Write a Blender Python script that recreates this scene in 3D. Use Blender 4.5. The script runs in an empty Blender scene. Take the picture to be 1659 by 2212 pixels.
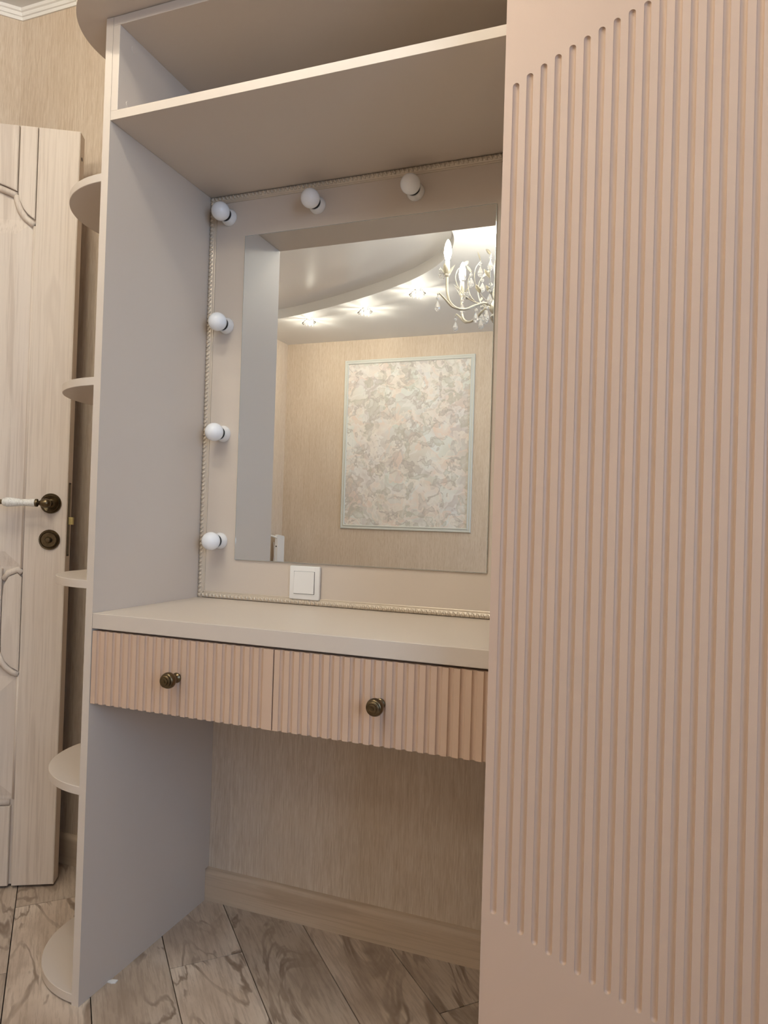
import bpy, bmesh, math, random
from mathutils import Vector, Matrix
random.seed(7)
S = bpy.context.scene
COL = S.collection
PI = math.pi

# ------------------------------------------------------------------ camera
cam_d = bpy.data.cameras.new('camera'); cam = bpy.data.objects.new('camera', cam_d); COL.objects.link(cam)
cam_d.sensor_fit = 'VERTICAL'; cam_d.sensor_height = 36.0; cam_d.lens = 1498.74 / 2212 * 36.0
cam_d.clip_start = 0.02; cam_d.clip_end = 60
yaw, pitch, roll = 0.354073, 0.013494, 0.030355
fwd = Vector((-math.sin(yaw)*math.cos(pitch), math.cos(yaw)*math.cos(pitch), math.sin(pitch)))
rt = Vector((math.cos(yaw), math.sin(yaw), 0)); up = rt.cross(fwd)
r2 = rt*math.cos(roll) + up*math.sin(roll); u2 = -rt*math.sin(roll) + up*math.cos(roll)
M = Matrix((r2, u2, -fwd)).transposed().to_4x4(); M.translation = Vector((1.031379, -1.112991, 0.990463))
cam.matrix_world = M
S.camera = cam

# ------------------------------------------------------------------ light and exposure
WARM = (1.0, 0.94, 0.79); COOL = (0.43, 0.66, 1.0)
BULB = 185.0          # chandelier bulb emission
SPOT = 1600.0          # ceiling spotlight emission
DAY = 46.0            # daylight entering by the window (W)
w = bpy.data.worlds.new('sky'); S.world = w; w.use_nodes = True
w.node_tree.nodes['Background'].inputs[0].default_value = (0.62, 0.78, 1.0, 1)
w.node_tree.nodes['Background'].inputs[1].default_value = 1.2
XR, YF, YB, XL = 2.6, -3.514, 0.4432, -1.88      # right wall, wall opposite, back wall, left wall
XC, ZC, ZU = -0.755, 2.50, 2.57                  # start of the slanted wall, ceiling levels
WY0, WY1, WZ0, WZ1 = -2.75, -1.05, 0.75, 2.25    # window opening in the right wall
ld = bpy.data.lights.new('window_daylight', 'AREA'); ld.shape = 'RECTANGLE'; ld.size = WY1-WY0; ld.size_y = WZ1-WZ0
ld.energy = DAY; ld.color = COOL
lo = bpy.data.objects.new('window_daylight', ld); COL.objects.link(lo)
lo.location = (XR+0.16, (WY0+WY1)/2, (WZ0+WZ1)/2); lo.rotation_euler = (PI/2, 0, PI/2)
S.view_settings.view_transform = 'Standard'; S.view_settings.look = 'None'
S.view_settings.gamma = 1.0; S.view_settings.use_curve_mapping = False
S.view_settings.exposure = -0.09

# ------------------------------------------------------------------ helpers
def srgb(r, g, b):
    f = lambda c: (c/255/12.92) if c/255 <= 0.04045 else ((c/255+0.055)/1.055)**2.4
    return (f(r), f(g), f(b), 1)
def mat(name, col=None, rough=0.5, metal=0.0, spec=0.5, emit=None, es=0):
    m = bpy.data.materials.new(name); m.use_nodes = True
    p = m.node_tree.nodes['Principled BSDF']
    if col: p.inputs['Base Color'].default_value = col
    p.inputs['Roughness'].default_value = rough; p.inputs['Metallic'].default_value = metal
    p.inputs['Specular IOR Level'].default_value = spec
    if emit:
        p.inputs['Emission Color'].default_value = (*emit, 1); p.inputs['Emission Strength'].default_value = es
    return m
class NT:
    def __init__(s, m): s.t = m.node_tree; s.p = s.t.nodes['Principled BSDF']
    def n(s, typ, ins=None, **kw):
        nd = s.t.nodes.new(typ)
        for k, v in kw.items(): setattr(nd, k, v)
        for k, v in (ins or {}).items():
            if hasattr(v, 'is_output'): s.t.links.new(v, nd.inputs[k])
            else: nd.inputs[k].default_value = v
        return nd
    def l(s, a, b): s.t.links.new(a, b)
    def coord(s, scale=(1, 1, 1), rot=(0, 0, 0), out='Object', loc=(0, 0, 0)):
        tc = s.n('ShaderNodeTexCoord')
        mp = s.n('ShaderNodeMapping', {'Vector': tc.outputs[out], 'Scale': scale, 'Rotation': rot, 'Location': loc})
        return mp.outputs[0]
    def noise(s, v, scale=1, detail=3, rough=.5, dist=0):
        return s.n('ShaderNodeTexNoise', {'Vector': v, 'Scale': scale, 'Detail': detail, 'Roughness': rough, 'Distortion': dist})
    def ramp(s, fac, stops):
        r = s.n('ShaderNodeValToRGB', {'Fac': fac}); e = r.color_ramp.elements
        while len(e) < len(stops): e.new(0.5)
        for i, (p, c) in enumerate(stops): e[i].position = p; e[i].color = c if len(c) == 4 else (*c, 1)
        return r.outputs[0]
    def mix(s, f, a, b, bt='MIX'):
        m = s.n('ShaderNodeMix', data_type='RGBA', blend_type=bt)
        for i, v in ((0, f), (6, a), (7, b)):
            if hasattr(v, 'is_output'): s.l(v, m.inputs[i])
            else: m.inputs[i].default_value = v
        return m.outputs[2]
    def bump(s, h, strength=.3, dist=.002):
        b = s.n('ShaderNodeBump', {'Height': h, 'Strength': strength, 'Distance': dist}); s.l(b.outputs[0], s.p.inputs['Normal'])

def box(bm, x0, x1, y0, y1, z0, z1, bev=0):
    mtx = Matrix.Translation(((x0+x1)/2, (y0+y1)/2, (z0+z1)/2)) @ Matrix.Diagonal((x1-x0, y1-y0, z1-z0, 1))
    r = bmesh.ops.create_cube(bm, size=1, matrix=mtx)
    if bev:
        es = list({e for v in r['verts'] for e in v.link_edges})
        bmesh.ops.bevel(bm, geom=es, offset=bev, segments=2, affect='EDGES', profile=.5)
    return bm
def B(*a, **k): return box(bmesh.new(), *a, **k)
def prism(bm, pts, a0, a1, axis='z'):
    """extrude the polygon pts along an axis; pts are (x,y) for z, (y,z) for x, (x,z) for y"""
    def P(p, a): return {'z': (p[0], p[1], a), 'x': (a, p[0], p[1]), 'y': (p[0], a, p[1])}[axis]
    lo_ = [bm.verts.new(P(p, a0)) for p in pts]; hi = [bm.verts.new(P(p, a1)) for p in pts]; n = len(pts)
    fs = [bm.faces.new(lo_[::-1]), bm.faces.new(hi)]
    for i in range(n): fs.append(bm.faces.new((lo_[i], lo_[(i+1) % n], hi[(i+1) % n], hi[i])))
    bmesh.ops.recalc_face_normals(bm, faces=fs)
    return fs
def lathe(bm, prof, mtx=None, seg=24):
    """prof: (radius, height) pairs, revolved about local z, then moved by mtx"""
    mtx = mtx or Matrix(); rings = []
    for r, h in prof:
        if r < 1e-6: rings.append([bm.verts.new(mtx @ Vector((0, 0, h)))])
        else: rings.append([bm.verts.new(mtx @ Vector((r*math.cos(2*PI*i/seg), r*math.sin(2*PI*i/seg), h))) for i in range(seg)])
    fs = []
    for a, b in zip(rings, rings[1:]):
        for i in range(seg):
            j = (i+1) % seg
            if len(a) == 1 and len(b) == 1: continue
            if len(a) == 1: fs.append(bm.faces.new((a[0], b[i], b[j])))
            elif len(b) == 1: fs.append(bm.faces.new((a[i], a[j], b[0])))
            else: fs.append(bm.faces.new((a[i], a[j], b[j], b[i])))
    for rg in (rings[0], rings[-1]):
        if len(rg) > 1: fs.append(bm.faces.new(rg))
    bmesh.ops.recalc_face_normals(bm, faces=fs)
    return bm
def tube(bm, pts, rad, seg=10, closed_ends=True):
    pts = [Vector(p) for p in pts]; n = len(pts)
    rr = rad if isinstance(rad, (list, tuple)) else [rad]*n
    tang = [(pts[min(i+1, n-1)]-pts[max(i-1, 0)]).normalized() for i in range(n)]
    nv = tang[0].orthogonal().normalized(); rings = []
    for i in range(n):
        nv = (nv - tang[i]*nv.dot(tang[i])).normalized(); bv = tang[i].cross(nv)
        rings.append([bm.verts.new(pts[i]+(nv*math.cos(2*PI*k/seg)+bv*math.sin(2*PI*k/seg))*rr[i]) for k in range(seg)])
    fs = []
    for a, b in zip(rings, rings[1:]):
        for k in range(seg): fs.append(bm.faces.new((a[k], a[(k+1) % seg], b[(k+1) % seg], b[k])))
    if closed_ends: fs += [bm.faces.new(rings[0][::-1]), bm.faces.new(rings[-1])]
    bmesh.ops.recalc_face_normals(bm, faces=fs)
    return bm
def crom(pts, n=8, closed=False):
    pts = [Vector(p) for p in pts]; out = []; N = len(pts)
    rng = range(N) if closed else range(N-1)
    for i in rng:
        if closed: p = [pts[(i+k) % N] for k in (-1, 0, 1, 2)]
        else: p = [pts[max(0, min(N-1, i+k))] for k in (-1, 0, 1, 2)]
        for j in range(n):
            t = j/n
            out.append(.5*((2*p[1])+(p[2]-p[0])*t+(2*p[0]-5*p[1]+4*p[2]-p[3])*t*t+(3*p[1]-p[0]-3*p[2]+p[3])*t**3))
    if not closed: out.append(pts[-1])
    return out
def mesh_of(name, bm):
    me = bpy.data.meshes.new(name); bm.to_mesh(me); bm.free(); return me
def tag(o, label=None, cat=None, group=None, kind=None):
    for k, v in (('label', label), ('category', cat), ('group', group), ('kind', kind)):
        if v: o[k] = v
    return o
def obj(name, bm, m, parent=None, smooth=False, loc=None):
    me = bm if isinstance(bm, bpy.types.Mesh) else mesh_of(name, bm)
    if m and not me.materials: me.materials.append(m)
    if smooth:
        me.shade_smooth() if smooth is True else None
        if smooth is not True: me.polygons.foreach_set('use_smooth', [True]*len(me.polygons)); me.set_sharp_from_angle(angle=smooth)
    o = bpy.data.objects.new(name, me); COL.objects.link(o)
    if parent: o.parent = parent
    if loc: o.location = loc
    return o
SM = math.radians(40)
def thing(name, loc, label, cat, rotz=0, group=None, kind=None):
    o = bpy.data.objects.new(name, None); COL.objects.link(o); o.empty_display_size = .05
    o.location = loc; o.rotation_euler = (0, 0, rotz)
    return tag(o, label, cat, group, kind)
def copy_tree(o, parent=None):
    c = o.copy(); COL.objects.link(c); c.parent = parent
    for ch in [x for x in bpy.data.objects if x.parent == o]: copy_tree(ch, c)
    return c
RX = lambda a: Matrix.Rotation(a, 4, 'X')
RY = lambda a: Matrix.Rotation(a, 4, 'Y')
RZ = lambda a: Matrix.Rotation(a, 4, 'Z')
T = lambda *p: Matrix.Translation(p)

# ------------------------------------------------------------------ materials
def laminate(name, col, rough=.42, bumpk=.06):
    m = mat(name, col, rough, spec=.4); t = NT(m)
    nz = t.noise(t.coord(), 900, 2); t.bump(nz.outputs[0], bumpk, .0006)
    big = t.noise(t.coord(), 3, 2)
    t.l(t.mix(big.outputs[0], tuple(c*.985 for c in col[:3])+(1,), tuple(min(1, c*1.015) for c in col[:3])+(1,)), t.p.inputs['Base Color'])
    return m
M_LAM = laminate('cashmere_laminate', srgb(209, 196, 183), .40)
M_FRONT = laminate('beige_milled_front', srgb(204, 175, 152), .42, .10)
M_WHITE = mat('white_plastic', srgb(236, 234, 232), .22)
M_PORC = mat('white_porcelain', srgb(233, 228, 218), .15)
t = NT(M_PORC); t.l(t.ramp(t.noise(t.coord((60, 60, 60)), 3, 4, dist=1.5).outputs[0], [(.3, srgb(205, 198, 186)), (.55, srgb(236, 232, 224))]), t.p.inputs['Base Color'])
M_BULB = mat('opal_bulb', srgb(238, 238, 240), .25)
M_BLACK = mat('black_collar', srgb(18, 16, 15), .5)
M_GAP = mat('dark_recess', srgb(60, 52, 46), .7)
M_BRASS = mat('antique_brass', srgb(98, 84, 62), .30, metal=1.0)
t = NT(M_BRASS); t.l(t.ramp(t.noise(t.coord(), 120, 3).outputs[0], [(.30, srgb(94, 80, 60)), (.70, srgb(120, 106, 82))]), t.p.inputs['Base Color'])
M_LATCH = mat('latch_brass', srgb(196, 178, 120), .35, metal=.8)
M_MIRROR = mat('mirror_silver', (0.88, 0.90, 0.89, 1), .0, metal=1.0)
M_GLASSEDGE = mat('mirror_edge', srgb(200, 206, 202), .12, metal=.6)
M_SILVER = mat('silver_metal', srgb(190, 188, 182), .25, metal=1.0)
M_CREAM = mat('cream_silver_metal', srgb(196, 190, 176), .35, metal=.55)
M_GLASS = mat('crystal_glass', (1, 1, 1, 1), .0); M_GLASS.node_tree.nodes['Principled BSDF'].inputs['Transmission Weight'].default_value = .82
M_GLASS.node_tree.nodes['Principled BSDF'].inputs['IOR'].default_value = 1.55
M_LAMP = mat('lit_bulb', (1, 1, 1, 1), .3, emit=WARM, es=BULB)
M_SPOTL = mat('lit_spot', (1, 1, 1, 1), .3, emit=(1.0, .94, .79), es=SPOT)
M_CEIL = mat('white_ceiling', srgb(228, 226, 224), .55)
M_STRETCH = mat('glossy_stretch_ceiling', srgb(214, 212, 212), .16, spec=.9)
M_PLASTER = mat('white_plaster', srgb(240, 236, 232), .6)
M_FRAME = laminate('painted_frame', srgb(214, 214, 206), .45)

def wallpaper(name, a, b, c):
    m = mat(name, a, .75, spec=.2); t = NT(m)
    fine = t.noise(t.coord((520, 520, 26)), 1, 4, .62); broad = t.noise(t.coord((90, 90, 4.0)), 1, 3, .6); blot = t.noise(t.coord((5, 5, 2.5)), 1, 2)
    col = t.ramp(fine.outputs[0], [(.33, b), (.52, a), (.70, c)])
    col = t.mix(t.ramp(broad.outputs[0], [(.40, (0, 0, 0)), (.72, (.5, .5, .5))]), col, c)
    col = t.mix(t.ramp(blot.outputs[0], [(.4, (0, 0, 0)), (.7, (.25, .25, .25))]), col, b)
    t.l(col, t.p.inputs['Base Color']); t.bump(fine.outputs[0], .35, .0012)
    return m
M_WALL = wallpaper('streaked_wallpaper', srgb(212, 193, 172), srgb(194, 173, 150), srgb(226, 211, 194))

def pale_wood(name, a, b, c, axis='z', sc=1.0):
    m = mat(name, a, .5, spec=.35); t = NT(m)
    s1 = {'z': (9, 9, .9), 'x': (.9, 9, 9)}[axis]; s2 = {'z': (160, 160, 3.5), 'x': (3.5, 160, 160)}[axis]
    s1 = tuple(x*sc for x in s1)
    d = t.noise(t.coord(s1), 1, 3, .55, .4)
    rings = t.n('ShaderNodeMath', {0: d.outputs[0], 1: 24.0}, operation='MULTIPLY')
    sn = t.n('ShaderNodeMath', {0: rings.outputs[0]}, operation='SINE')
    fine = t.noise(t.coord(s2), 1, 4, .65)
    rp = t.ramp(sn.outputs[0], [(.55, (0, 0, 0)), (.98, (1, 1, 1))])
    f = t.n('ShaderNodeMath', {0: rp, 1: fine.outputs[0]}, operation='MULTIPLY')
    col = t.mix(f.outputs[0], a, b)
    col = t.mix(t.ramp(fine.outputs[0], [(.36, (.55, .55, .55)), (.52, (0, 0, 0))]), col, b)
    col = t.mix(t.ramp(d.outputs[0], [(.4, (0, 0, 0)), (.65, (.6, .6, .6))]), col, c)
    t.l(col, t.p.inputs['Base Color']); t.bump(fine.outputs[0], .25, .0008)
    return m
M_DOOR = pale_wood('whitened_ash', srgb(214, 199, 184), srgb(184, 166, 150), srgb(222, 209, 196))
M_BASE = pale_wood('pale_wood_skirting', srgb(204, 182, 158), srgb(178, 154, 130), srgb(212, 194, 172), 'x')

M_FLOOR = mat('grey_brown_plank', None, .42, spec=.4)
t = NT(M_FLOOR)
oi = t.n('ShaderNodeObjectInfo'); tc = t.n('ShaderNodeTexCoord')
off = t.n('ShaderNodeVectorMath', {0: tc.outputs['Object'], 1: (0, 0, 0)}, operation='ADD')
rs = t.n('ShaderNodeMath', {0: oi.outputs['Random'], 1: 37.0}, operation='MULTIPLY')
cb = t.n('ShaderNodeCombineXYZ', {'X': rs.outputs[0], 'Y': rs.outputs[0], 'Z': rs.outputs[0]}); t.l(cb.outputs[0], off.inputs[1])
mp = t.n('ShaderNodeMapping', {'Vector': off.outputs[0], 'Scale': (3.0, 8.5, 1)})
d = t.noise(mp.outputs[0], 1, 4, .55, .9)
sn = t.n('ShaderNodeMath', {0: t.n('ShaderNodeMath', {0: d.outputs[0], 1: 34.0}, operation='MULTIPLY').outputs[0]}, operation='SINE')
mp2 = t.n('ShaderNodeMapping', {'Vector': off.outputs[0], 'Scale': (14, 150, 1)}); fine = t.noise(mp2.outputs[0], 1, 4, .65)
patch = t.noise(t.n('ShaderNodeMapping', {'Vector': off.outputs[0], 'Scale': (4.5, 9, 1)}).outputs[0], 1, 4, .6)
vein = t.ramp(sn.outputs[0], [(.42, (0, 0, 0)), (.98, (1, 1, 1))])
vf = t.n('ShaderNodeMath', {0: vein, 1: t.ramp(patch.outputs[0], [(.36, (.20, .20, .20)), (.60, (1, 1, 1))])}, operation='MULTIPLY')
colr = t.ramp(patch.outputs[0], [(.30, srgb(176, 157, 139)), (.50, srgb(195, 177, 159)), (.72, srgb(209, 194, 178))])
colr = t.mix(vf.outputs[0], colr, srgb(136, 117, 101))
colr = t.mix(t.ramp(fine.outputs[0], [(.38, (.45, .45, .45)), (.55, (0, 0, 0))]), colr, srgb(146, 127, 110))
hs = t.n('ShaderNodeHueSaturation', {'Color': colr, 'Value': t.n('ShaderNodeMapRange', {0: oi.outputs['Random'], 3: .86, 4: 1.12}).outputs[0]})
t.l(hs.outputs[0], t.p.inputs['Base Color']); t.bump(fine.outputs[0], .2, .001)

# pale floral print of the framed wall panel
M_FLORAL = mat('pale_floral_print', None, .6, spec=.25)
t = NT(M_FLORAL)
base = t.coord((1, 1, 1))
def warp(v, sc, amt, seed):
    n_ = t.noise(t.n('ShaderNodeVectorMath', {0: v, 1: (seed, seed*2.3, seed*.7)}, operation='ADD').outputs[0], sc, 3, .55)
    c_ = t.n('ShaderNodeVectorMath', {0: n_.outputs['Color'], 1: (.5, .5, .5)}, operation='SUBTRACT')
    s_ = t.n('ShaderNodeVectorMath', {0: c_.outputs[0], 'Scale': amt}, operation='SCALE')
    return t.n('ShaderNodeVectorMath', {0: v, 1: s_.outputs[0]}, operation='ADD').outputs[0]
cur = t.ramp(t.noise(warp(base, 3, .25, 9), 2.6, 3).outputs[0], [(.30, srgb(212, 206, 198)), (.44, srgb(222, 222, 214)), (.56, srgb(228, 230, 228)), (.68, srgb(222, 208, 200))])
LAY = ((2.2, .50, 2.2, .50, srgb(230, 210, 198), 1.), (3.0, .42, 2.4, .51, srgb(212, 202, 200), 2.), (2.8, .45, 1.8, .53, srgb(210, 212, 200), 3.), (4.0, .34, 2.6, .54, srgb(206, 196, 190), 4.),
       (4.2, .36, 2.2, .53, srgb(234, 212, 198), 5.), (5.2, .30, 2.8, .56, srgb(196, 187, 180), 6.), (5.0, .30, 2.4, .53, srgb(236, 232, 228), 7.), (6.5, .24, 2.8, .57, srgb(190, 186, 172), 8.), (7.5, .22, 2.4, .55, srgb(238, 230, 220), 9.), (9., .18, 2.6, .60, srgb(184, 175, 168), 10.))
for sc, am, di, th_, cl, sd in LAY:                  # painted petals: one crisp edge, fading inwards
    wv = t.n('ShaderNodeVectorMath', {0: warp(base, sc*.9, am, sd*3.1), 1: (sd*1.7, sd*.9, sd*2.9)}, operation='ADD').outputs[0]
    nz = t.noise(wv, sc, 1.4, .42, di*.35)
    f = t.ramp(nz.outputs[0], [(th_, (0, 0, 0)), (th_+.010, (.72, .72, .72)), (th_+.07, (.36, .36, .36)), (th_+.2, (0, 0, 0))])
    cur = t.mix(f, cur, cl)
t.l(cur, t.p.inputs['Base Color'])

# ------------------------------------------------------------------ the room
ROOM = [(XR, YB), (XC, YB), (XL, YB-(XC-XL)), (XL, YF), (XR, YF)]          # counter-clockwise
def struct(name, bm, m, label, cat, parent=None, smooth=False):
    return tag(obj(name, bm, m, parent, smooth), label, cat, kind='structure')
floor = struct('floor', B(XL, XR, YF, YB, -.06, -.010), M_GAP, 'grey-brown wood plank floor laid diagonally', 'floor')
def clip(poly, edges):
    for (ax, ay), (bx, by) in edges:
        out = []
        side = lambda p: (bx-ax)*(p[1]-ay)-(by-ay)*(p[0]-ax)
        for i in range(len(poly)):
            p, q = poly[i], poly[(i+1) % len(poly)]; sp, sq = side(p), side(q)
            if sp >= 0: out.append(p)
            if (sp >= 0) != (sq >= 0):
                k = sp/(sp-sq); out.append((p[0]+(q[0]-p[0])*k, p[1]+(q[1]-p[1])*k))
        poly = out
        if len(poly) < 3: return []
    return poly
redges = [(ROOM[i], ROOM[(i+1) % 5]) for i in range(5)]
area = sum(a[0]*b[1]-a[1]*b[0] for a, b in redges)
if area < 0: redges = [(b, a) for a, b in redges][::-1]
ROW, LEN, GAP = .2265, 1.697, .0016        # row pitch and plank length measured along x+y and x-y
known = {1: -.077, 4: .411, -1: -.62}
wx = lambda s_, d_: ((s_+d_)/2, (s_-d_)/2)
for k in range(-24, 12):
    s0 = .033+ROW*k; off0 = known.get(k, random.uniform(0, LEN))
    j0 = int((-4.6-off0)//LEN)
    for j in range(j0, j0+9):
        d0 = off0+LEN*j
        rect = [wx(s0+GAP, d0+GAP), wx(s0+GAP, d0+LEN-GAP), wx(s0+ROW-GAP, d0+LEN-GAP), wx(s0+ROW-GAP, d0+GAP)]
        ar = sum(rect[i][0]*rect[(i+1) % 4][1]-rect[i][1]*rect[(i+1) % 4][0] for i in range(4))
        if ar < 0: rect = rect[::-1]
        pl = clip(rect, redges)
        if len(pl) < 3: continue
        A = abs(sum(pl[i][0]*pl[(i+1) % len(pl)][1]-pl[i][1]*pl[(i+1) % len(pl)][0] for i in range(len(pl))))/2
        if A < 2e-4: continue
        c0 = wx(s0+ROW/2, d0+LEN/2); rot = -PI/4
        loc = [((x-c0[0])*math.cos(-rot)-(y-c0[1])*math.sin(-rot), (x-c0[0])*math.sin(-rot)+(y-c0[1])*math.cos(-rot)) for x, y in pl]
        bm = bmesh.new(); prism(bm, loc, -.010, 0)
        o = obj('plank', bm, M_FLOOR, floor); o.location = (c0[0], c0[1], 0); o.rotation_euler = (0, 0, rot)

TH = .12
struct('wall_back', B(XC-.3, XR+TH, YB, YB+TH, -.06, ZU+.1), M_WALL, 'beige streaked wallpaper wall behind the dressing table', 'wall')
bm = bmesh.new(); prism(bm, [(XC, YB), (XL, YB-(XC-XL)), (XL-.085, YB-(XC-XL)+.085), (XC-.085, YB+.085)], -.06, ZU+.1)
struct('wall_corner', bm, M_WALL, 'slanted beige wallpaper wall behind the open door', 'wall')
struct('wall_left', B(XL-TH, XL, YF-TH, YB-(XC-XL), -.06, ZU+.1), M_WALL, 'beige wallpaper side wall at the left of the mirror reflection', 'wall')
struct('wall_front', B(XL-TH, XR+TH, YF-TH, YF, -.06, ZU+.1), M_WALL, 'beige wallpaper wall with the floral panel, seen in the mirror', 'wall')
bm = bmesh.new()
for a in ((YF, WY0, -.06, ZU+.1), (WY1, YB, -.06, ZU+.1), (WY0, WY1, -.06, WZ0), (WY0, WY1, WZ1, ZU+.1)): box(bm, XR, XR+TH, *a)
struct('wall_right', bm, M_WALL, 'beige wallpaper wall with the window opening', 'wall')
win = thing('window_1', (XR+.06, (WY0+WY1)/2, WZ0), 'white window frame in the right wall', 'window', kind='structure')
hw = (WY1-WY0)/2; hh = WZ1-WZ0
bm = bmesh.new()
for a in ((-hw, hw, 0, .06), (-hw, hw, hh-.06, hh), (-hw, -hw+.06, .06, hh-.06), (hw-.06, hw, .06, hh-.06), (-.04, .04, .06, hh-.06)): box(bm, -.03, .03, *a)
obj('window_frame', bm, M_PLASTER, win)
obj('window_sill', B(-.28, -.06, -hw-.08, hw+.08, -.03, 0, bev=.004), M_PLASTER, win)

# two-level ceiling: the raised glossy oval and the lower white field around it
OVAL = [(-1.54, -2.785), (-1.13, -2.655), (-.737, -2.485), (-.457, -2.334), (-.27, -2.205), (-.10, -2.04), (.03, -1.84), (.085, -1.62), (.07, -1.35),
        (-.03, -1.08), (-.25, -.84), (-.6, -.66), (-1.0, -.62), (-1.42, -.76), (-1.68, -1.05), (-1.80, -1.6), (-1.80, -2.3), (-1.72, -2.72)]
ov = [(p.x, p.y) for p in crom([(x, y, 0) for x, y in OVAL], 6, True)]
bm = bmesh.new()
def loop(bm, pts, z):
    vs = [bm.verts.new((x, y, z)) for x, y in pts]; return vs, [bm.edges.new((vs[i], vs[(i+1) % len(vs)])) for i in range(len(vs))]
rv, re_ = loop(bm, ROOM, ZC); iv, ie = loop(bm, ov, ZC)
bmesh.ops.triangle_fill(bm, use_beauty=True, use_dissolve=False, edges=re_+ie)
ceil = struct('ceiling', bm, M_CEIL, 'white lower ceiling field with small spotlights', 'ceiling')
bm = bmesh.new()
lo_v = [bm.verts.new((x, y, ZC)) for x, y in ov]; hi_v = [bm.verts.new((x, y, ZU)) for x, y in ov]
for i in range(len(ov)): bm.faces.new((lo_v[i], lo_v[(i+1) % len(ov)], hi_v[(i+1) % len(ov)], hi_v[i]))
rs_ = obj('ceiling_riser', bm, M_CEIL, ceil, smooth=True)
bm = bmesh.new(); hv = [bm.verts.new((x, y, ZU)) for x, y in ov]; f = bm.faces.new(hv)
obj('raised_ceiling', bm, M_STRETCH, ceil)
struct('ceiling_slab', B(XL-TH, XR+TH, YF-TH, YB+TH, ZU+.1, ZU+.2), M_PLASTER, 'concrete slab above the ceiling', 'ceiling')

# stepped crown moulding on the back wall and the slanted wall
CP = [(0, 0), (0, -.032), (.004, -.032), (.004, -.022), (.0075, -.021), (.0085, -.014), (.0085, -.011), (.013, -.009), (.014, 0)]
def run(name, path, prof, z, m, label, cat, kind='structure', parent=None, smooth=False):
    """sweep a profile (out from wall, height) along a wall path; the room lies left of the path"""
    bm = bmesh.new(); n = len(path); rings = []
    P = [Vector(p) for p in path]
    for i in range(n):
        d1 = (P[i]-P[i-1]).normalized() if i else (P[1]-P[0]).normalized()
        d2 = (P[i+1]-P[i]).normalized() if i < n-1 else d1
        n1 = Vector((-d1.y, d1.x)); n2 = Vector((-d2.y, d2.x)); b = (n1+n2).normalized(); b = b/max(.2, b.dot(n1))
        rings.append([bm.verts.new((P[i].x+b.x*o_, P[i].y+b.y*o_, z+h)) for o_, h in prof])
    fs = []
    for a, c in zip(rings, rings[1:]):
        for k in range(len(prof)): fs.append(bm.faces.new((a[k], a[(k+1) % len(prof)], c[(k+1) % len(prof)], c[k])))
    fs += [bm.faces.new(rings[0]), bm.faces.new(rings[-1])]
    bmesh.ops.recalc_face_normals(bm, faces=fs)
    o = obj(name, bm, m, parent, smooth)
    if label: tag(o, label, cat, kind=kind)
    return o
run('trim_1', [(.82, YB), (XC, YB), (XL, YB-(XC-XL))], CP, ZC, M_PLASTER, 'white stepped crown moulding in the corner above the open door', 'moulding')
BP = [(.0, 0), (.014, 0), (.0145, .055), (.0145, .066), (.012, .074), (.007, .078), (.0, .080)]
run('baseboard_back', [(.831, YB), (XC, YB)], BP, 0, M_BASE, 'pale wood skirting board under the dressing table', 'baseboard', smooth=SM)
run('baseboard_corner', [(XC-.012, YB-.012), (XL+.012, YB-(XC-XL)-.012+.024)], BP, 0, M_BASE, 'pale wood skirting board along the slanted wall', 'baseboard', smooth=SM)
run('baseboard_left', [(XL, YB-(XC-XL)-.03), (XL, YF)], BP, 0, M_BASE, 'pale wood skirting board along the side wall', 'baseboard', smooth=SM)
run('baseboard_front', [(XL+.02, YF), (XR, YF)], BP, 0, M_BASE, 'pale wood skirting board under the floral panel', 'baseboard', smooth=SM)

# ------------------------------------------------------------------ left end: side panel with rounded shelves
W, PT, ZS, ZD, DB = .832, .0175, 1.7893, .788, .360
TOPZ = 2.0026
t1 = thing('corner_shelf_unit', (-.1, .22, 0), 'tall cashmere side panel with five rounded open shelves on its left', 'shelf')
dx, dy = .1, -.22
bm = bmesh.new(); e = .001
prism(bm, [(0+dy, 0), (.4285+dy, 0), (.4285+dy, .081), (.4425+dy, .081), (.4425+dy, TOPZ-e), (0+dy, TOPZ-e)], -PT+dx, 0+dx, 'x')
obj('side_panel', bm, M_LAM, t1)
R = .2
def shelf_poly(depth):
    pts = [(-PT, 0)]
    for i in range(1, 25):
        a = PI/2*i/24; pts.append((-PT-R*math.sin(a), R-R*math.cos(a)))
    pts += [(-PT-R, depth), (-PT, depth)]
    return [(x+dx, y+dy) for x, y in pts]
for i, (zb, zt) in enumerate(((1.6668, 1.6838), (1.2495, 1.2665), (.836, .853), (.4195, .4365), (.004, .0215))):
    bm = bmesh.new(); prism(bm, shelf_poly(.4275 if i == 4 else .4425), zb, zt)
    bmesh.ops.bevel(bm, geom=[ed for ed in bm.edges if abs(ed.verts[0].co.z-ed.verts[1].co.z) < 1e-6], offset=.0008, segments=1, affect='EDGES')
    obj('shelf', bm, M_LAM, t1, smooth=math.radians(30))

# ------------------------------------------------------------------ overhead cabinet above everything, rounded at the left
bm = bmesh.new()
cx, cy, cr = .071, .090, .184
pts = [(cx-cr*math.sin(PI/2*i/24), cy-cr*math.cos(PI/2*i/24)) for i in range(25)]
pts += [(cx-cr, .4425), (1.83, .4425), (1.83, cy-cr)]
t2 = thing('overhead_cabinet', (.85, .2, TOPZ), 'cashmere overhead cabinet with a rounded corner above the open shelf', 'cabinet')
prism(bm, [(x-.85, y-.2) for x, y in pts], 0, .40); obj('body', bm, M_LAM, t2, smooth=math.radians(30))
for i in range(3): obj('cabinet_door', B(-.74+i*.575, -.74+i*.575+.571, cy-cr-.2-.018, cy-cr-.2-.0005, .003, .397, bev=.001), M_FRONT, t2)

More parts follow.
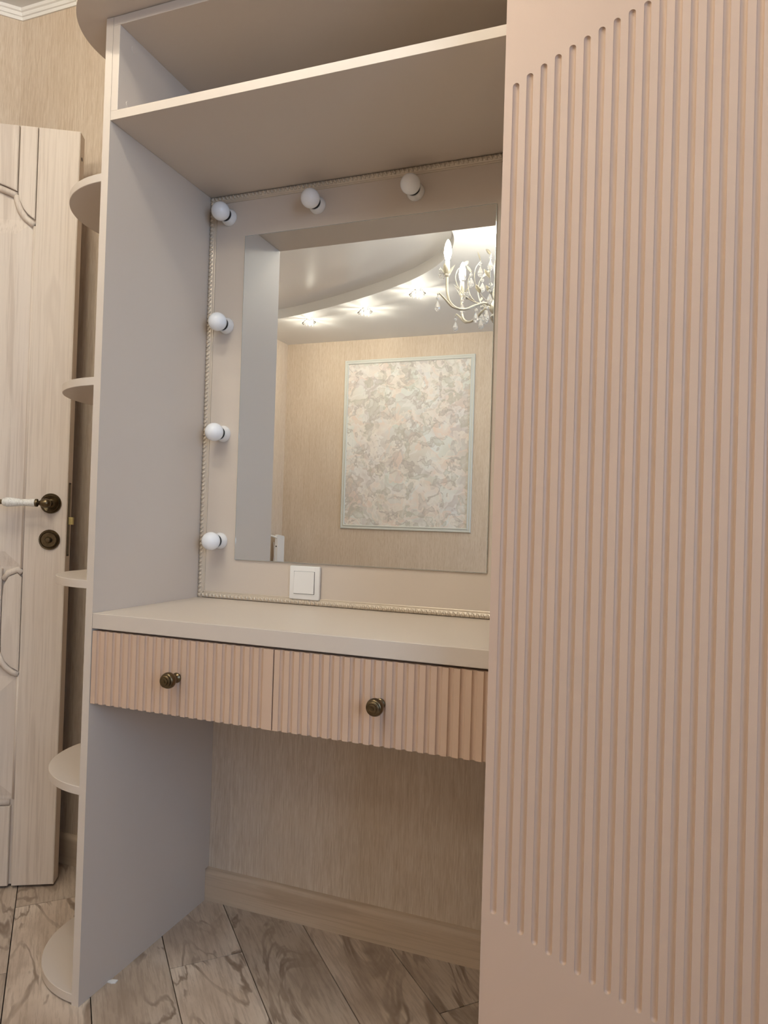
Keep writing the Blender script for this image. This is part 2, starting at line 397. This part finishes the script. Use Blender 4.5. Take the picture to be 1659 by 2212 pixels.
# ------------------------------------------------------------------ open shelf box over the mirror
t3 = thing('open_shelf_box', (W/2, .22, ZS), 'long open cashmere shelf box spanning above the mirror niche', 'shelf')
ox, oy = -W/2, -.22; ts = .0187; H3 = TOPZ-ZS-.001
obj('bottom_board', B(.0005+ox, W-.0005+ox, 0+oy, .4425+oy, 0, ts, bev=.0006), M_LAM, t3)
obj('top_board', B(.0005+ox, W-.0005+ox, 0+oy, .4425+oy, H3-.0187, H3, bev=.0006), M_LAM, t3)
sb = obj('side_board', B(.0005+ox, .0175+ox, 0+oy, .4425+oy, ts, H3-.0187, bev=.0006), M_LAM, t3)
obj('side_board', B(W-.0175+ox, W-.0005+ox, 0+oy, .4425+oy, ts, H3-.0187, bev=.0006), M_LAM, t3)
obj('back_board', B(.0175+ox, W-.0175+ox, .438+oy, .4425+oy, ts, H3-.0187), M_LAM, t3)
for y, z in ((.0411, 1.957), (.0306, 1.836)):
    bm = bmesh.new(); lathe(bm, [(0.0065, 0), (.0062, .0005), (.0, .0006)], T(.0175+ox, y+oy, z-ZS) @ RY(PI/2), 20)
    obj('screw_cap', bm, M_LAM, sb, smooth=SM)

# ------------------------------------------------------------------ worktop and drawer unit
tag(obj('dressing_table_top', B(-W/2+.0005, W/2-.0005, -.18, .1795, 0, .031, bev=.0012), M_LAM, loc=(W/2, .18, ZD-.031)),
    'thick cashmere dressing table top below the mirror', 'table top')
PITCH, GW, GD = .01958, .0094, .0046
def gprof(u, gw=GW, gd=GD):                      # groove depth at distance u from its middle line
    a = abs(u)/(gw/2)
    if a >= 1: return 0.0
    return gd*math.sqrt(max(0, 1-a**2.6))
def fluted(bm, x0, x1, z0, z1, yf, yb, first):
    pr = [(x0, yf)]
    x = first; us = [-1, -.97, -.88, -.7, -.35, 0, .35, .7, .88, .97, 1]
    while x+GW/2 < x1-.001:
        if x-GW/2 > x0+.001: pr += [(x+u*GW/2, yf+gprof(u*GW/2, gd=.0050)) for u in us]
        x += PITCH
    pr += [(x1, yf), (x1, yb), (x0, yb)]
    prism(bm, pr, z0, z1, 'z')
t4 = thing('drawer_unit', (W/2, .18, .607), 'two-drawer unit with fluted beige fronts hung under the table top', 'drawers')
ox, oy = -W/2, -.18
zt_ = ZD-.031-.607
obj('carcass', B(.001+ox, W-.001+ox, .022+oy, .34+oy, .006, zt_-.0003), M_LAM, t4)
knob_prof = [(.0, 0), (.0095, 0), (.0098, .0016), (.0088, .003), (.0062, .0045), (.0052, .009), (.0056, .0125), (.0085, .0150), (.0125, .0180), (.0150, .0225), (.0154, .0265),
             (.0144, .0305), (.0126, .0335), (.0112, .0335), (.0116, .0362), (.0090, .0380), (.0076, .0378), (.0074, .0392), (.0046, .0402), (.0030, .0396), (.0028, .0404), (.0, .0406)]
for a, b, kx in ((.0025, .4150, .2085), (.4175, .8295, .6235)):
    bm = bmesh.new(); fluted(bm, a+ox, b+ox, 0, .1455, 0+oy, .019+oy, a+ox+.0155)
    dr = obj('drawer', bm, M_FRONT, t4, smooth=math.radians(35))
    bm = bmesh.new(); lathe(bm, knob_prof, T(kx+ox, 0.0002+oy, .680-.607) @ RX(PI/2), 28)
    tag(obj('knob', bm, M_BRASS, dr, smooth=math.radians(60)), 'antique brass turned knob')

# ------------------------------------------------------------------ mirror backing panel with rope moulding
t5 = thing('mirror_back_panel', (W/2, DB, ZD), 'cashmere back panel edged with silvery rope moulding behind the mirror', 'panel')
HB = ZS-ZD
obj('panel', B(-W/2+.0005, W/2-.0005, 0, .014, .0005, HB-.0005), M_LAM, t5)
M_ROPE = mat('silvered_moulding', srgb(206, 192, 174), .34, metal=.2)
def rope(length):
    """straight moulding along +x: flat fillet, half-round and slanted rope beads (origin at its start, y outwards negative)"""
    bm = bmesh.new()
    prism(bm, [(0, .0005), (0, .0165), (-.003, .0165), (-.0038, .0150), (-.0038, .0125), (-.0052, .0115), (-.0070, .0070), (-.0066, .0020), (-.005, .0005)], 0, length, 'x')
    return bm
def ropebeads(length):
    bm = bmesh.new(); n = int(length/.0105)
    for i in range(n):
        c = T((i+.5)*length/n, -.0066, .0058) @ RY(math.radians(-34)) @ Matrix.Diagonal((.0037, .0042, .0066, 1))
        bmesh.ops.create_icosphere(bm, subdivisions=1, radius=1, matrix=c)
    return bm
for nm, ln, mt_ in (('moulding', W-.001, T(-W/2+.0005, 0, .0005)),
                    ('moulding', W-.001, T(W/2-.0005, 0, HB-.0005) @ RY(PI)),
                    ('moulding', HB-.001, T(-W/2+.0005, 0, HB-.0005) @ RY(PI/2)),
                    ('moulding', HB-.001, T(W/2-.0005, 0, .0005) @ RY(-PI/2))):
    o = obj(nm, rope(ln), M_ROPE, t5); o.matrix_local = mt_
    b_ = obj('rope_beads', ropebeads(ln), M_ROPE, o, smooth=True)

mir = thing('mirror', (.41415, DB-.0003, .886), 'large frameless wall mirror reflecting the chandelier and floral panel', 'mirror')
mw, mh = .3122, .7964
obj('glass', B(-mw, mw, -.0040, 0, 0, mh), M_GLASSEDGE, mir)
bm = bmesh.new(); v = [bm.verts.new(p) for p in ((-mw+.0012, -.0042, .0012), (mw-.0012, -.0042, .0012), (mw-.0012, -.0042, mh-.0012), (-mw+.0012, -.0042, mh-.0012))]; bm.faces.new(v)
obj('reflecting_face', bm, M_MIRROR, mir)

# six globe lamps round the mirror
def vanity(x, z, label):
    r = thing('globe_lamp', (x, DB-.0003, z), label, 'lamp', group='globe lamps round the mirror')
    o = obj('socket', lathe(bmesh.new(), [(0, 0), (.0205, 0), (.0207, .003), (.0195, .0075), (.0175, .0135), (.0165, .0165), (.0, .0165)], RX(PI/2), 32), M_WHITE, r, smooth=SM)
    obj('collar', lathe(bmesh.new(), [(0, .0160), (.0150, .0160), (.0150, .0215), (.0, .0215)], RX(PI/2), 28), M_BLACK, r, smooth=SM)
    pr = [(0, .0195), (.0128, .0195), (.0140, .0215)]
    for i in range(1, 20):
        a = math.radians(-50+140*i/19); pr.append((.0222*math.cos(a), .0400+.0222*math.sin(a)))
    pr[-1] = (0, .0622)
    obj('globe', lathe(bmesh.new(), pr, RX(PI/2), 32), M_BULB, r, smooth=True)
vanity(.053, 1.735, 'white globe lamp in the top left corner of the mirror panel')
vanity(.296, 1.734, 'middle white globe lamp of the row above the mirror')
vanity(.540, 1.733, 'white globe lamp above the mirror, nearest the wardrobe')
vanity(.055, 1.464, 'white globe lamp left of the mirror, second from the top')
vanity(.056, 1.195, 'white globe lamp left of the mirror, third from the top')
vanity(.057, .930, 'lowest white globe lamp left of the mirror')

sw = thing('light_switch', (.2965, DB-.0003, .801), 'white square light switch under the mirror', 'switch')
obj('frame', B(-.0395, .0395, -.0095, 0, 0, .079, bev=.0035), M_WHITE, sw, smooth=SM)
obj('gap', B(-.0270, .0270, -.0098, -.009, .0135, .0665), M_GAP, sw)
bm = B(-.0262, .0262, -.0125, -.0092, .0143, .0660, bev=.0010)
for v in bm.verts:
    if v.co.y < -.011: v.co.y += (v.co.z-.0143)/.052*.0014-.0004
obj('rocker', bm, M_WHITE, sw)

# ------------------------------------------------------------------ wardrobe with milled arched grooves
WX0, WYF = .8315, -.12
t6 = thing('wardrobe', (1.33, .16, 0), 'tall beige wardrobe with vertical milled grooves ending in an arch', 'wardrobe')
bm = bmesh.new(); box(bm, WX0+.0005-1.33, 1.832-1.33, WYF+.0195-.16, .428-.16, .0, 2.000)
obj('body', bm, M_LAM, t6)
def wardrobe_door(x0, x1, mirror=False):
    """door front seen from -y, grooves cut as real relief; x relative to the left door edge"""
    z0, z1, th = .055, 1.998, .019
    bm = bmesh.new(); n = 10
    V = lambda x, z, y=0: bm.verts.new((x-1.33, WYF+y-.16, z))
    cols = []; gx = .8481
    while gx+GW/2 < x1-.006:
        d_ = gx-.85
        cols.append((gx, .4353-.536*d_+.495*d_*d_+GW/2, 1.631+.541*d_-.542*d_*d_-GW/2)); gx += PITCH
    fx = (lambda x: x0+x1-x) if mirror else (lambda x: x)
    if mirror: cols = cols
    prev = x0
    def quad(a, b):
        bm.faces.new((V(fx(a), z0), V(fx(b), z0), V(fx(b), z1), V(fx(a), z1)))
    us = [-1, -.97, -.88, -.68, -.36, 0, .36, .68, .88, .97, 1]
    rad = [1, .97, .88, .68, .36]
    for g, zb, zt in cols:
        h = GW/2; a, b = g-h, g+h
        quad(prev, a); prev = b
        # straight trough
        low = [V(fx(g+u*h), zb, gprof(u*h)) for u in us]; hig = [V(fx(g+u*h), zt, gprof(u*h)) for u in us]
        for i in range(len(us)-1): bm.faces.new((low[i], low[i+1], hig[i+1], hig[i]))
        for zc, sg in ((zb, -1), (zt, 1)):       # round ends
            ang = [PI*i/n for i in range(n+1)]
            rings = [[V(fx(g-math.cos(t_)*r_*h), zc+sg*math.sin(t_)*r_*h, gprof(r_*h)) for t_ in ang] for r_ in rad]
            ctr = V(fx(g), zc, gprof(0))
            for r1, r2_ in zip(rings, rings[1:]):
                for i in range(n): bm.faces.new((r1[i], r1[i+1], r2_[i+1], r2_[i]))
            for i in range(n): bm.faces.new((rings[-1][i], rings[-1][i+1], ctr))
            ze = z0 if sg < 0 else z1
            half = n//2
            c1 = V(fx(a), ze); c2 = V(fx(b), ze); cm = V(fx(g), ze)
            bm.faces.new([c1, cm]+[rings[0][i] for i in range(half, -1, -1)])
            bm.faces.new([cm, c2]+[rings[0][i] for i in range(n, half-1, -1)])
    quad(prev, x1)
    # sides and back
    for (xa, ya, xb, yb) in ((x0, th, x0, 0), (x1, 0, x1, th), (x1, th, x0, th)):
        bm.faces.new((V(fx(xa), z0, ya), V(fx(xb), z0, yb), V(fx(xb), z1, yb), V(fx(xa), z1, ya)))
    for z in (z0, z1): bm.faces.new((V(fx(x0), z, 0), V(fx(x1), z, 0), V(fx(x1), z, th), V(fx(x0), z, th)))
    bmesh.ops.remove_doubles(bm, verts=bm.verts, dist=1e-6)
    bmesh.ops.recalc_face_normals(bm, faces=bm.faces)
    return bm
obj('wardrobe_door', wardrobe_door(WX0, 1.3300), M_FRONT, t6, smooth=math.radians(35))
bm = wardrobe_door(WX0, 1.3300)
for v in bm.verts: v.co.x = -v.co.x+.003
bmesh.ops.recalc_face_normals(bm, faces=bm.faces)
obj('wardrobe_door', bm, M_FRONT, t6, smooth=math.radians(35))

# ------------------------------------------------------------------ open room door
DA = .50
door = thing('door_1', (-.3972, .3231, .008), 'open whitened ash door with arched panels beside the rounded shelves', 'door', rotz=PI+DA, kind='structure')
DW, DH, RL = .86, 2.0, .012
obj('core', B(0, DW, -.04, -RL, 0, DH), M_DOOR, door)
def relief(name, pts, y0=-RL, y1=0, bev=.0014, parent=door):
    bm = bmesh.new(); prism(bm, pts, y0, y1, 'y')
    if bev:
        es = [ed for ed in bm.edges if all(abs(v_.co.y-y1) < 1e-6 for v_ in ed.verts)]
        bmesh.ops.bevel(bm, geom=es, offset=bev, segments=2, affect='EDGES')
    return obj(name, bm, M_DOOR, parent, smooth=math.radians(30))
mir_u = lambda pts: [(DW-u, z) for u, z in pts]
stile = [(0, 0), (.1042, 0), (.1042, DH), (0, DH)]
arc2 = [(.1048, 1.7546), (.1150, 1.7590), (.1242, 1.7660), (.1368, 1.7815), (.1462, 1.8030), (.1498, 1.8232)]
tab = [(.1072, DH)]+[(max(u, .1072), z) for u, z in arc2]+[(.1498, DH)]
def arch(u): return 1.8255+.055*(1-((u-.43)/.2765)**2)
top = [(.1538, DH)]+[(.1538+(.7062-.1538)*i/30, arch(.1538+(.7062-.1538)*i/30)) for i in range(31)]+[(.7062, DH)]
mtab = [(.1065, .5600), (.1270, .5716), (.1412, .5860), (.1510, .6081), (.1525, .64), (.1525, .755), (.1500, .7868), (.1387, .8071), (.1180, .8166), (.1065, .8058)]
def arcm(u): return .050*(1-((u-.43)/.2745)**2)
us_ = [.1555+(.7045-.1555)*i/30 for i in range(31)]
mid = [(u, .575-arcm(u)) for u in us_]+[(u, .828+arcm(u)) for u in us_[::-1]]
low = [(.1142, 0), (.7458, 0), (.7458, .2075), (.1142, .2075)]
for nm, p in (('stile', stile), ('arch_tab', tab), ('middle_tab', mtab)):
    relief(nm, p); relief(nm, mir_u(p))
relief('top_rail', top); relief('middle_rail', mid); relief('bottom_rail', low)
def raised(name, u0, u1, z0, z1, bw=.040):
    bm = bmesh.new()
    o_ = [bm.verts.new((u, -.0115, z)) for u, z in ((u0, z0), (u1, z0), (u1, z1), (u0, z1))]
    i_ = [bm.verts.new((u, -.0030, z)) for u, z in ((u0+bw, z0+bw), (u1-bw, z0+bw), (u1-bw, z1-bw), (u0+bw, z1-bw))]
    for k in range(4): bm.faces.new((o_[k], o_[(k+1) % 4], i_[(k+1) % 4], i_[k]))
    bm.faces.new(i_); bm.faces.new(o_[::-1]); bmesh.ops.recalc_face_normals(bm, faces=bm.faces)
    obj(name, bm, M_DOOR, door)
raised('raised_panel', .1115, DW-.1115, .834, 1.752); raised('raised_panel', .1115, DW-.1115, .232, .545)
def cove(pts, r=.0085):
    bm = bmesh.new(); tube(bm, [(u, -.0075, z) for u, z in pts], r, 10); return bm
arc2o = [(.1085, 1.7400), (.1190, 1.7470), (.1310, 1.7570), (.1450, 1.7760), (.1530, 1.7980), (.1555, 1.8150)]
archo = [(u, arch(u)-.0115) for u, _ in [(.1560+(.7040-.1560)*i/30, 0) for i in range(31)]]
lowo = [(.1070, .5515), (.1220, .5560), (.1390, .5690), (.1500, .5840), (.1580, .6050)]
upo = [(.1070, .8180), (.1180, .8260), (.1400, .8180), (.1530, .8000)]
for p in (arc2o, lowo, upo):
    obj('moulding', cove(p), M_DOOR, door, smooth=True); obj('moulding', cove(mir_u(p)), M_DOOR, door, smooth=True)
obj('moulding', cove(archo), M_DOOR, door, smooth=True)
for z0_, z1_ in ((.83, 1.737), (.225, .55)):
    for u_ in (.1080, DW-.1080): obj('moulding', cove([(u_, z0_), (u_, (z0_+z1_)/2), (u_, z1_)], .0045), M_DOOR, door, smooth=True)
obj('moulding', cove([(.118, .216), (.43, .216), (.742, .216)], .008), M_DOOR, door, smooth=True)
FY = RX(-PI/2)                                   # local z -> +y (door front)
hd = obj('door_handle', lathe(bmesh.new(), [(0, 0), (.0262, 0), (.0268, .0025), (.0252, .0050), (.0226, .0044), (.0222, .0085), (.0208, .0098), (.0192, .0086), (.0120, .0070), (.0082, .010), (.0075, .040), (.0, .041)], T(.040, 0, 1.003) @ FY, 36), M_BRASS, door, smooth=SM)
tag(hd, 'antique brass lever handle with white porcelain grip')
bm = bmesh.new(); lathe(bm, [(0, -.0135), (.006, -.0125), (.0105, -.008), (.0122, 0), (.0112, .006), (.0075, .0125), (.0050, .0165), (.0050, .0185), (.0100, .0195), (.0106, .0220), (.0100, .0250), (.0, .0250)], T(.040, .043, 1.003) @ RY(PI/2), 24)
obj('lever_neck', bm, M_BRASS, hd, smooth=SM)
obj('grip', lathe(bmesh.new(), [(0, .0250), (.0098, .0250), (.0104, .030), (.0092, .044), (.0088, .058), (.0102, .070), (.0122, .084), (.0120, .094), (.0098, .1020), (.0066, .1045), (0, .1045)], T(.040, .043, 1.003) @ RY(PI/2), 24), M_PORC, hd, smooth=SM)
obj('end_cap', lathe(bmesh.new(), [(0, .1045), (.0066, .1045), (.0058, .108), (.0078, .112), (.0070, .117), (.003, .121), (0, .1215)], T(.040, .043, 1.003) @ RY(PI/2), 20), M_BRASS, hd, smooth=SM)
tn = obj('lock_turn', lathe(bmesh.new(), [(0, 0), (.0262, 0), (.0268, .0025), (.0252, .0050), (.0226, .0044), (.0222, .0085), (.0208, .0098), (.0190, .0076), (.0, .0070)], T(.0405, 0, .907) @ FY, 36), M_BRASS, door, smooth=SM)
obj('turn_knob', lathe(bmesh.new(), [(.0088, .0075), (.0088, .010), (.0080, .0135), (.0055, .0165), (.0, .0175)], T(.0405, 0, .907) @ FY, 24), M_BRASS, tn, smooth=SM)
obj('slot', B(.0405-.0075, .0405+.0075, .0140, .0168, .9062, .9078), M_BLACK, tn)
lp = obj('latch_plate', B(-.0012, .0005, -.028, -.012, .868, 1.056, bev=.0004), M_BRASS, door)
obj('latch_bolt', B(-.012, 0, -.026, -.014, .948, .968, bev=.001), M_LATCH, lp)
obj('plate_gap', B(-.0004, .0002, -.0300, -.010, .864, 1.060), M_GAP, door)
for z in (1.935,): obj('dowel_hole', lathe(bmesh.new(), [(0, 0), (.005, 0), (.005, .0006), (0, .0006)], T(0, -.02, z) @ RY(-PI/2), 16), M_GAP, door)
# casing on the slanted wall that carries the hinges
hx, hy = -.3972-math.cos(DA)*DW, .3231-math.sin(DA)*DW
nrm = Vector((1, -1, 0)).normalized(); along = Vector((-1, -1, 0)).normalized()
dist = (Vector((hx, hy, 0))-Vector((XC, YB, 0))).dot(nrm)
foot = Vector((hx, hy, 0))-nrm*dist
cs = tag(obj('trim_2', B(.024, .104, -.09, 0, 0, 2.08, bev=.003), M_DOOR, loc=None), 'whitened ash door casing on the slanted wall', 'door casing', kind='structure')
cs.matrix_world = T(foot.x+nrm.x*.001, foot.y+nrm.y*.001, 0) @ RZ(math.atan2(-nrm.y, -nrm.x)-PI/2)

# small white scrap caught under the side panel
bm = bmesh.new(); prism(bm, [(-.010, -.006), (-.002, .004), (.010, .007), (.011, -.002), (.004, -.006)], 0, .0022)
tag(obj('paper_scrap', bm, M_WHITE, loc=(.0065, .087, .0002)), 'tiny white scrap on the floor at the foot of the side panel', 'scrap')

# ------------------------------------------------------------------ seen in the mirror: framed floral panel
FX0, FX1, FZ0, FZ1 = -1.3262, -.2140, .9215, 2.3290
fp = thing('wall_panel', ((FX0+FX1)/2, YF, FZ0), 'pale floral panel in a white moulded frame, seen in the mirror', 'wall panel')
fw, fh = (FX1-FX0)/2, FZ1-FZ0
obj('floral_print', B(-fw+.03, fw-.03, .001, .004, .03, fh-.03), M_FLORAL, fp)
FPROF = [(0, .0005), (0, .010), (.004, .014), (.012, .014), (.015, .010), (.022, .011), (.026, .016), (.030, .016), (.034, .008), (.034, .0005)]
def frame_side(a, b, c, d_):
    """mitred moulding between outer corners a-b and inner direction; corners in (x,z)"""
    bm = bmesh.new(); A = Vector(a); Bv = Vector(b); ca = Vector(c); cb_ = Vector(d_)
    r1 = [bm.verts.new((A.x+ca.x*o_, h, A.y+ca.y*o_)) for o_, h in FPROF]; r2_ = [bm.verts.new((Bv.x+cb_.x*o_, h, Bv.y+cb_.y*o_)) for o_, h in FPROF]
    n = len(FPROF)
    for k in range(n): bm.faces.new((r1[k], r1[(k+1) % n], r2_[(k+1) % n], r2_[k]))
    bm.faces.new(r1); bm.faces.new(r2_); bmesh.ops.recalc_face_normals(bm, faces=bm.faces); return bm
cn = [(-fw, 0), (fw, 0), (fw, fh), (-fw, fh)]; dn = [(1, 1), (-1, 1), (-1, -1), (1, -1)]
for k in range(4): obj('frame_moulding', frame_side(cn[k], cn[(k+1) % 4], dn[k], dn[(k+1) % 4]), M_FRAME, fp)

# white upright with a short rail in the room corner
up_ = thing('rail_post', (-1.813, -3.36, 0), 'white upright post with a short round rail in the corner, low in the mirror', 'post')
bm = bmesh.new(); prism(bm, [(-.058, 0), (.058, 0), (.058, .846), (.050, .852), (-.045, .842), (-.058, .832)], -.013, .013, 'x')
obj('post', bm, M_WHITE, up_)
obj('rail', tube(bmesh.new(), crom([(.004, .060, .825), (-.02, .066, .836), (-.062, .066, .844)], 5), .008, 12), M_WHITE, up_, smooth=True)
obj('screw', lathe(bmesh.new(), [(0, 0), (.006, 0), (.006, .001), (0, .001)], T(0, .058, .755) @ RX(-PI/2), 16), M_GAP, up_)
obj('cord', tube(bmesh.new(), crom([(-.022, .062, .79), (-.016, .064, .74), (-.014, .064, .68), (-.018, .062, .62), (-.012, .0615, .5)], 5), .0022, 8), M_WHITE, up_, smooth=True)

# ------------------------------------------------------------------ ceiling spotlights with crystal skirts
def spotlight(x, y, label):
    r = thing('ceiling_spotlight', (x, y, ZC), label, 'spotlight', group='crystal ceiling spotlights')
    obj('ring', lathe(bmesh.new(), [(.010, 0), (.030, 0), (.030, -.002), (.022, -.004), (.010, -.004)], None, 32), M_SILVER, r, smooth=SM)
    obj('lit_bulb', lathe(bmesh.new(), [(0, -.015), (.007, -.016), (.012, -.024), (.012, -.032), (.008, -.040), (0, -.043)], None, 16), M_SPOTL, r, smooth=True)
    me = mesh_of('crystal', lathe(bmesh.new(), [(0, -.006), (.0036, -.012), (.0044, -.026), (.0034, -.038), (0, -.052)], None, 6)); me.materials.append(M_GLASS)
    for k in range(8):
        o = obj('crystal', me, None, r); a = 2*PI*k/8+.2; rr = .026 if k % 2 else .034
        o.location = (rr*math.cos(a), rr*math.sin(a), 0)
    for sg in (-1, 1):
        pts = []
        for i in range(26):
            a = i/25*2.6*PI; q = .012*(1-i/32)
            pts.append((sg*(.046+q*math.cos(a)*.9), .020, -.034+q*math.sin(a)))
        pts = [(sg*.012, .020, -.006), (sg*.034, .020, -.012)]+pts
        obj('scroll', tube(bmesh.new(), pts, .0026, 6), M_SILVER, r, smooth=True)
spotlight(-1.346, -2.870, 'crystal ceiling spotlight in the mirror, nearest the room corner')
spotlight(-.835, -2.732, 'middle one of the three crystal ceiling spotlights in the mirror')
spotlight(-.357, -2.452, 'crystal ceiling spotlight in the mirror, nearest the chandelier')
spotlight(-.06, -.55, 'crystal ceiling spotlight before the rounded shelves, above the photo frame')
spotlight(.18, -.62, 'crystal ceiling spotlight before the dressing table, above the photo frame')
spotlight(.38, -.72, 'crystal ceiling spotlight between dressing table and chandelier, above the photo frame')

# ------------------------------------------------------------------ chandelier
CX, CY = .362, -1.431
ch = thing('chandelier', (CX, CY, 1.958), 'cream metal chandelier with lit candle bulbs, leaves and crystal drops', 'chandelier')
Z0 = 1.985
obj('column', lathe(bmesh.new(), [(0, .542), (.055, .542), (.055, .532), (.045, .517), (.012, .505), (.006, .497), (.006, .30), (.011, .285), (.016, .26), (.012, .235), (.009, .215), (.011, .16), (.016, .13), (.012, .105), (.022, .085), (.030, .065), (.028, .05), (.016, .035), (.010, .025), (0, .025)], None, 24), M_CREAM, ch, smooth=SM)
obj('finial', lathe(bmesh.new(), [(0, .034), (.020, .030), (.026, .018), (.022, .004), (.012, -.008), (.005, -.016), (0, -.018)], None, 16), M_SILVER, ch, smooth=SM)
def leaf(bm, base, d, upv, ln, wd, curl=.3):
    d = Vector(d).normalized(); upv = Vector(upv).normalized(); side = d.cross(upv).normalized(); nrm_ = side.cross(d); rows = []
    for i in range(7):
        k = i/6; w_ = wd*math.sin(PI*min(1, k*.92+.06))**.8*.5
        c = Vector(base)+d*ln*k+nrm_*(curl*ln*k*k)
        rows.append([bm.verts.new(c-side*w_+nrm_*w_*.25), bm.verts.new(c), bm.verts.new(c+side*w_+nrm_*w_*.25)])
    fs = []
    for a, b in zip(rows, rows[1:]):
        for k in range(2): fs.append(bm.faces.new((a[k], a[k+1], b[k+1], b[k])))
    r = bmesh.ops.solidify(bm, geom=fs, thickness=.0008)
    return bm
drop_me = mesh_of('crystal_drop', lathe(bmesh.new(), [(0, .000), (.0030, -.004), (.0065, -.012), (.0118, -.025), (.0142, -.034), (.0118, -.043), (.0062, -.049), (0, -.0505)], None, 8)); drop_me.materials.append(M_GLASS)
bead_me = mesh_of('crystal_bead', lathe(bmesh.new(), [(0, .0080), (.0058, .0060), (.0082, 0), (.0058, -.0060), (0, -.0080)], None, 8)); bead_me.materials.append(M_GLASS)
arm_pts = crom([(.018, 0, .072), (.06, 0, .078), (.105, 0, .062), (.150, 0, .040), (.195, 0, .038), (.232, 0, .062), (.247, 0, .105), (.250, 0, .165), (.250, 0, .185)], 5)
arm_me = mesh_of('arm', tube(bmesh.new(), arm_pts, .0062, 10)); arm_me.materials.append(M_CREAM); arm_me.shade_smooth()
bm = bmesh.new(); tube(bm, crom([(.190, 0, .038), (.222, 0, .044), (.252, 0, .070), (.278, 0, .092), (.290, 0, .098), (.294, 0, .090)], 5), [.0060]*5+[.0055]*5+[.005]*5+[.0042]*5+[.0034]*5+[.003], 8)
tip_me = mesh_of('scroll_tip', bm); tip_me.materials.append(M_CREAM); tip_me.shade_smooth()
bm = bmesh.new(); tube(bm, crom([(.05, .012, .080), (.10, .030, .090), (.150, .045, .125), (.185, .052, .185), (.180, .050, .235), (.150, .045, .262)], 5), .0022, 6)
tube(bm, crom([(.04, -.012, .082), (.09, -.035, .10), (.13, -.05, .15), (.135, -.06, .21), (.11, -.062, .25)], 5), .0020, 6)
vine_me = mesh_of('vine', bm); vine_me.materials.append(M_CREAM); vine_me.shade_smooth()
bm = bmesh.new()
for k in range(4):
    a = PI/4+PI/2*k; leaf(bm, (.250+.006*math.cos(a), .006*math.sin(a), .176), (math.cos(a)*.45, math.sin(a)*.45, 1), (-math.cos(a), -math.sin(a), .3), .062, .024, -.12)
leafc_me = mesh_of('candle_leaves', bm); leafc_me.materials.append(M_CREAM); leafc_me.shade_smooth()
bm = bmesh.new()
leaf(bm, (.105, .032, .092), (.7, .6, .35), (0, 0, 1), .055, .024, .2); leaf(bm, (.165, .048, .145), (.5, .7, .5), (0, 0, 1), .05, .022, .2)
leaf(bm, (.150, .045, .262), (-.6, .2, .6), (0, 1, 0), .05, .02, .2); leaf(bm, (.10, -.04, .11), (.6, -.6, .2), (0, 0, 1), .055, .024, .2); leaf(bm, (.11, -.062, .25), (.3, -.3, .9), (1, 0, 0), .045, .02, .2)
leafv_me = mesh_of('vine_leaves', bm); leafv_me.materials.append(M_CREAM); leafv_me.shade_smooth()
cup_me = mesh_of('candle_sleeve', lathe(bmesh.new(), [(0, .180), (.010, .182), (.0135, .192), (.0125, .198), (.0115, .200), (.0115, .252), (.009, .256), (0, .256)], T(.250, 0, 0), 18)); cup_me.materials.append(M_PORC); cup_me.shade_smooth()
bulb_me = mesh_of('lit_bulb', lathe(bmesh.new(), [(0, .254), (.008, .256), (.0135, .270), (.0175, .290), (.0165, .312), (.0115, .335), (.005, .350), (0, .355)], T(.250, 0, 0), 18)); bulb_me.materials.append(M_LAMP); bulb_me.shade_smooth()
Lf = Vector((-.98, .2)); Ff = Vector((-.2, -.98))
for k in range(5):
    th_ = math.radians(-25+72*k); dv = Lf*math.cos(th_)+Ff*math.sin(th_); rz = math.atan2(dv.y, dv.x)
    arm = obj('arm', arm_me, None, ch); arm.rotation_euler = (0, 0, rz)
    for nm, me in (('scroll_tip', tip_me), ('vine', vine_me), ('candle_leaves', leafc_me), ('vine_leaves', leafv_me), ('candle_sleeve', cup_me), ('lit_bulb', bulb_me)): obj(nm, me, None, arm)
    def hang(x, y, z, big=True):
        obj('crystal_bead', bead_me, None, arm, loc=(x, y, z-.016))
        if big: obj('crystal_drop', drop_me, None, arm, loc=(x, y, z-.026))
        obj('wire', tube(bmesh.new(), [(x, y, z), (x, y, z-.026 if big else z-.01)], .0008, 5), M_SILVER, arm)
    hang(.294, 0, .090); hang(.100, .0, .058); hang(.150, .047, .108)
    hang(.283, .008, .225, False); hang(.150, .047, .262); hang(.11, -.062, .252); hang(.052, -.015, .070)
    for q in range(6):                            # bead flowers on the vines
        a = 2*PI*q/6
        obj('crystal_bead', bead_me, None, arm, loc=(.135+.011*math.cos(a), .040+.004*math.sin(2*a), .118+.011*math.sin(a)))
        obj('crystal_bead', bead_me, None, arm, loc=(.268+.010*math.cos(a), .020+.004*math.cos(a), .190+.011*math.sin(a)))
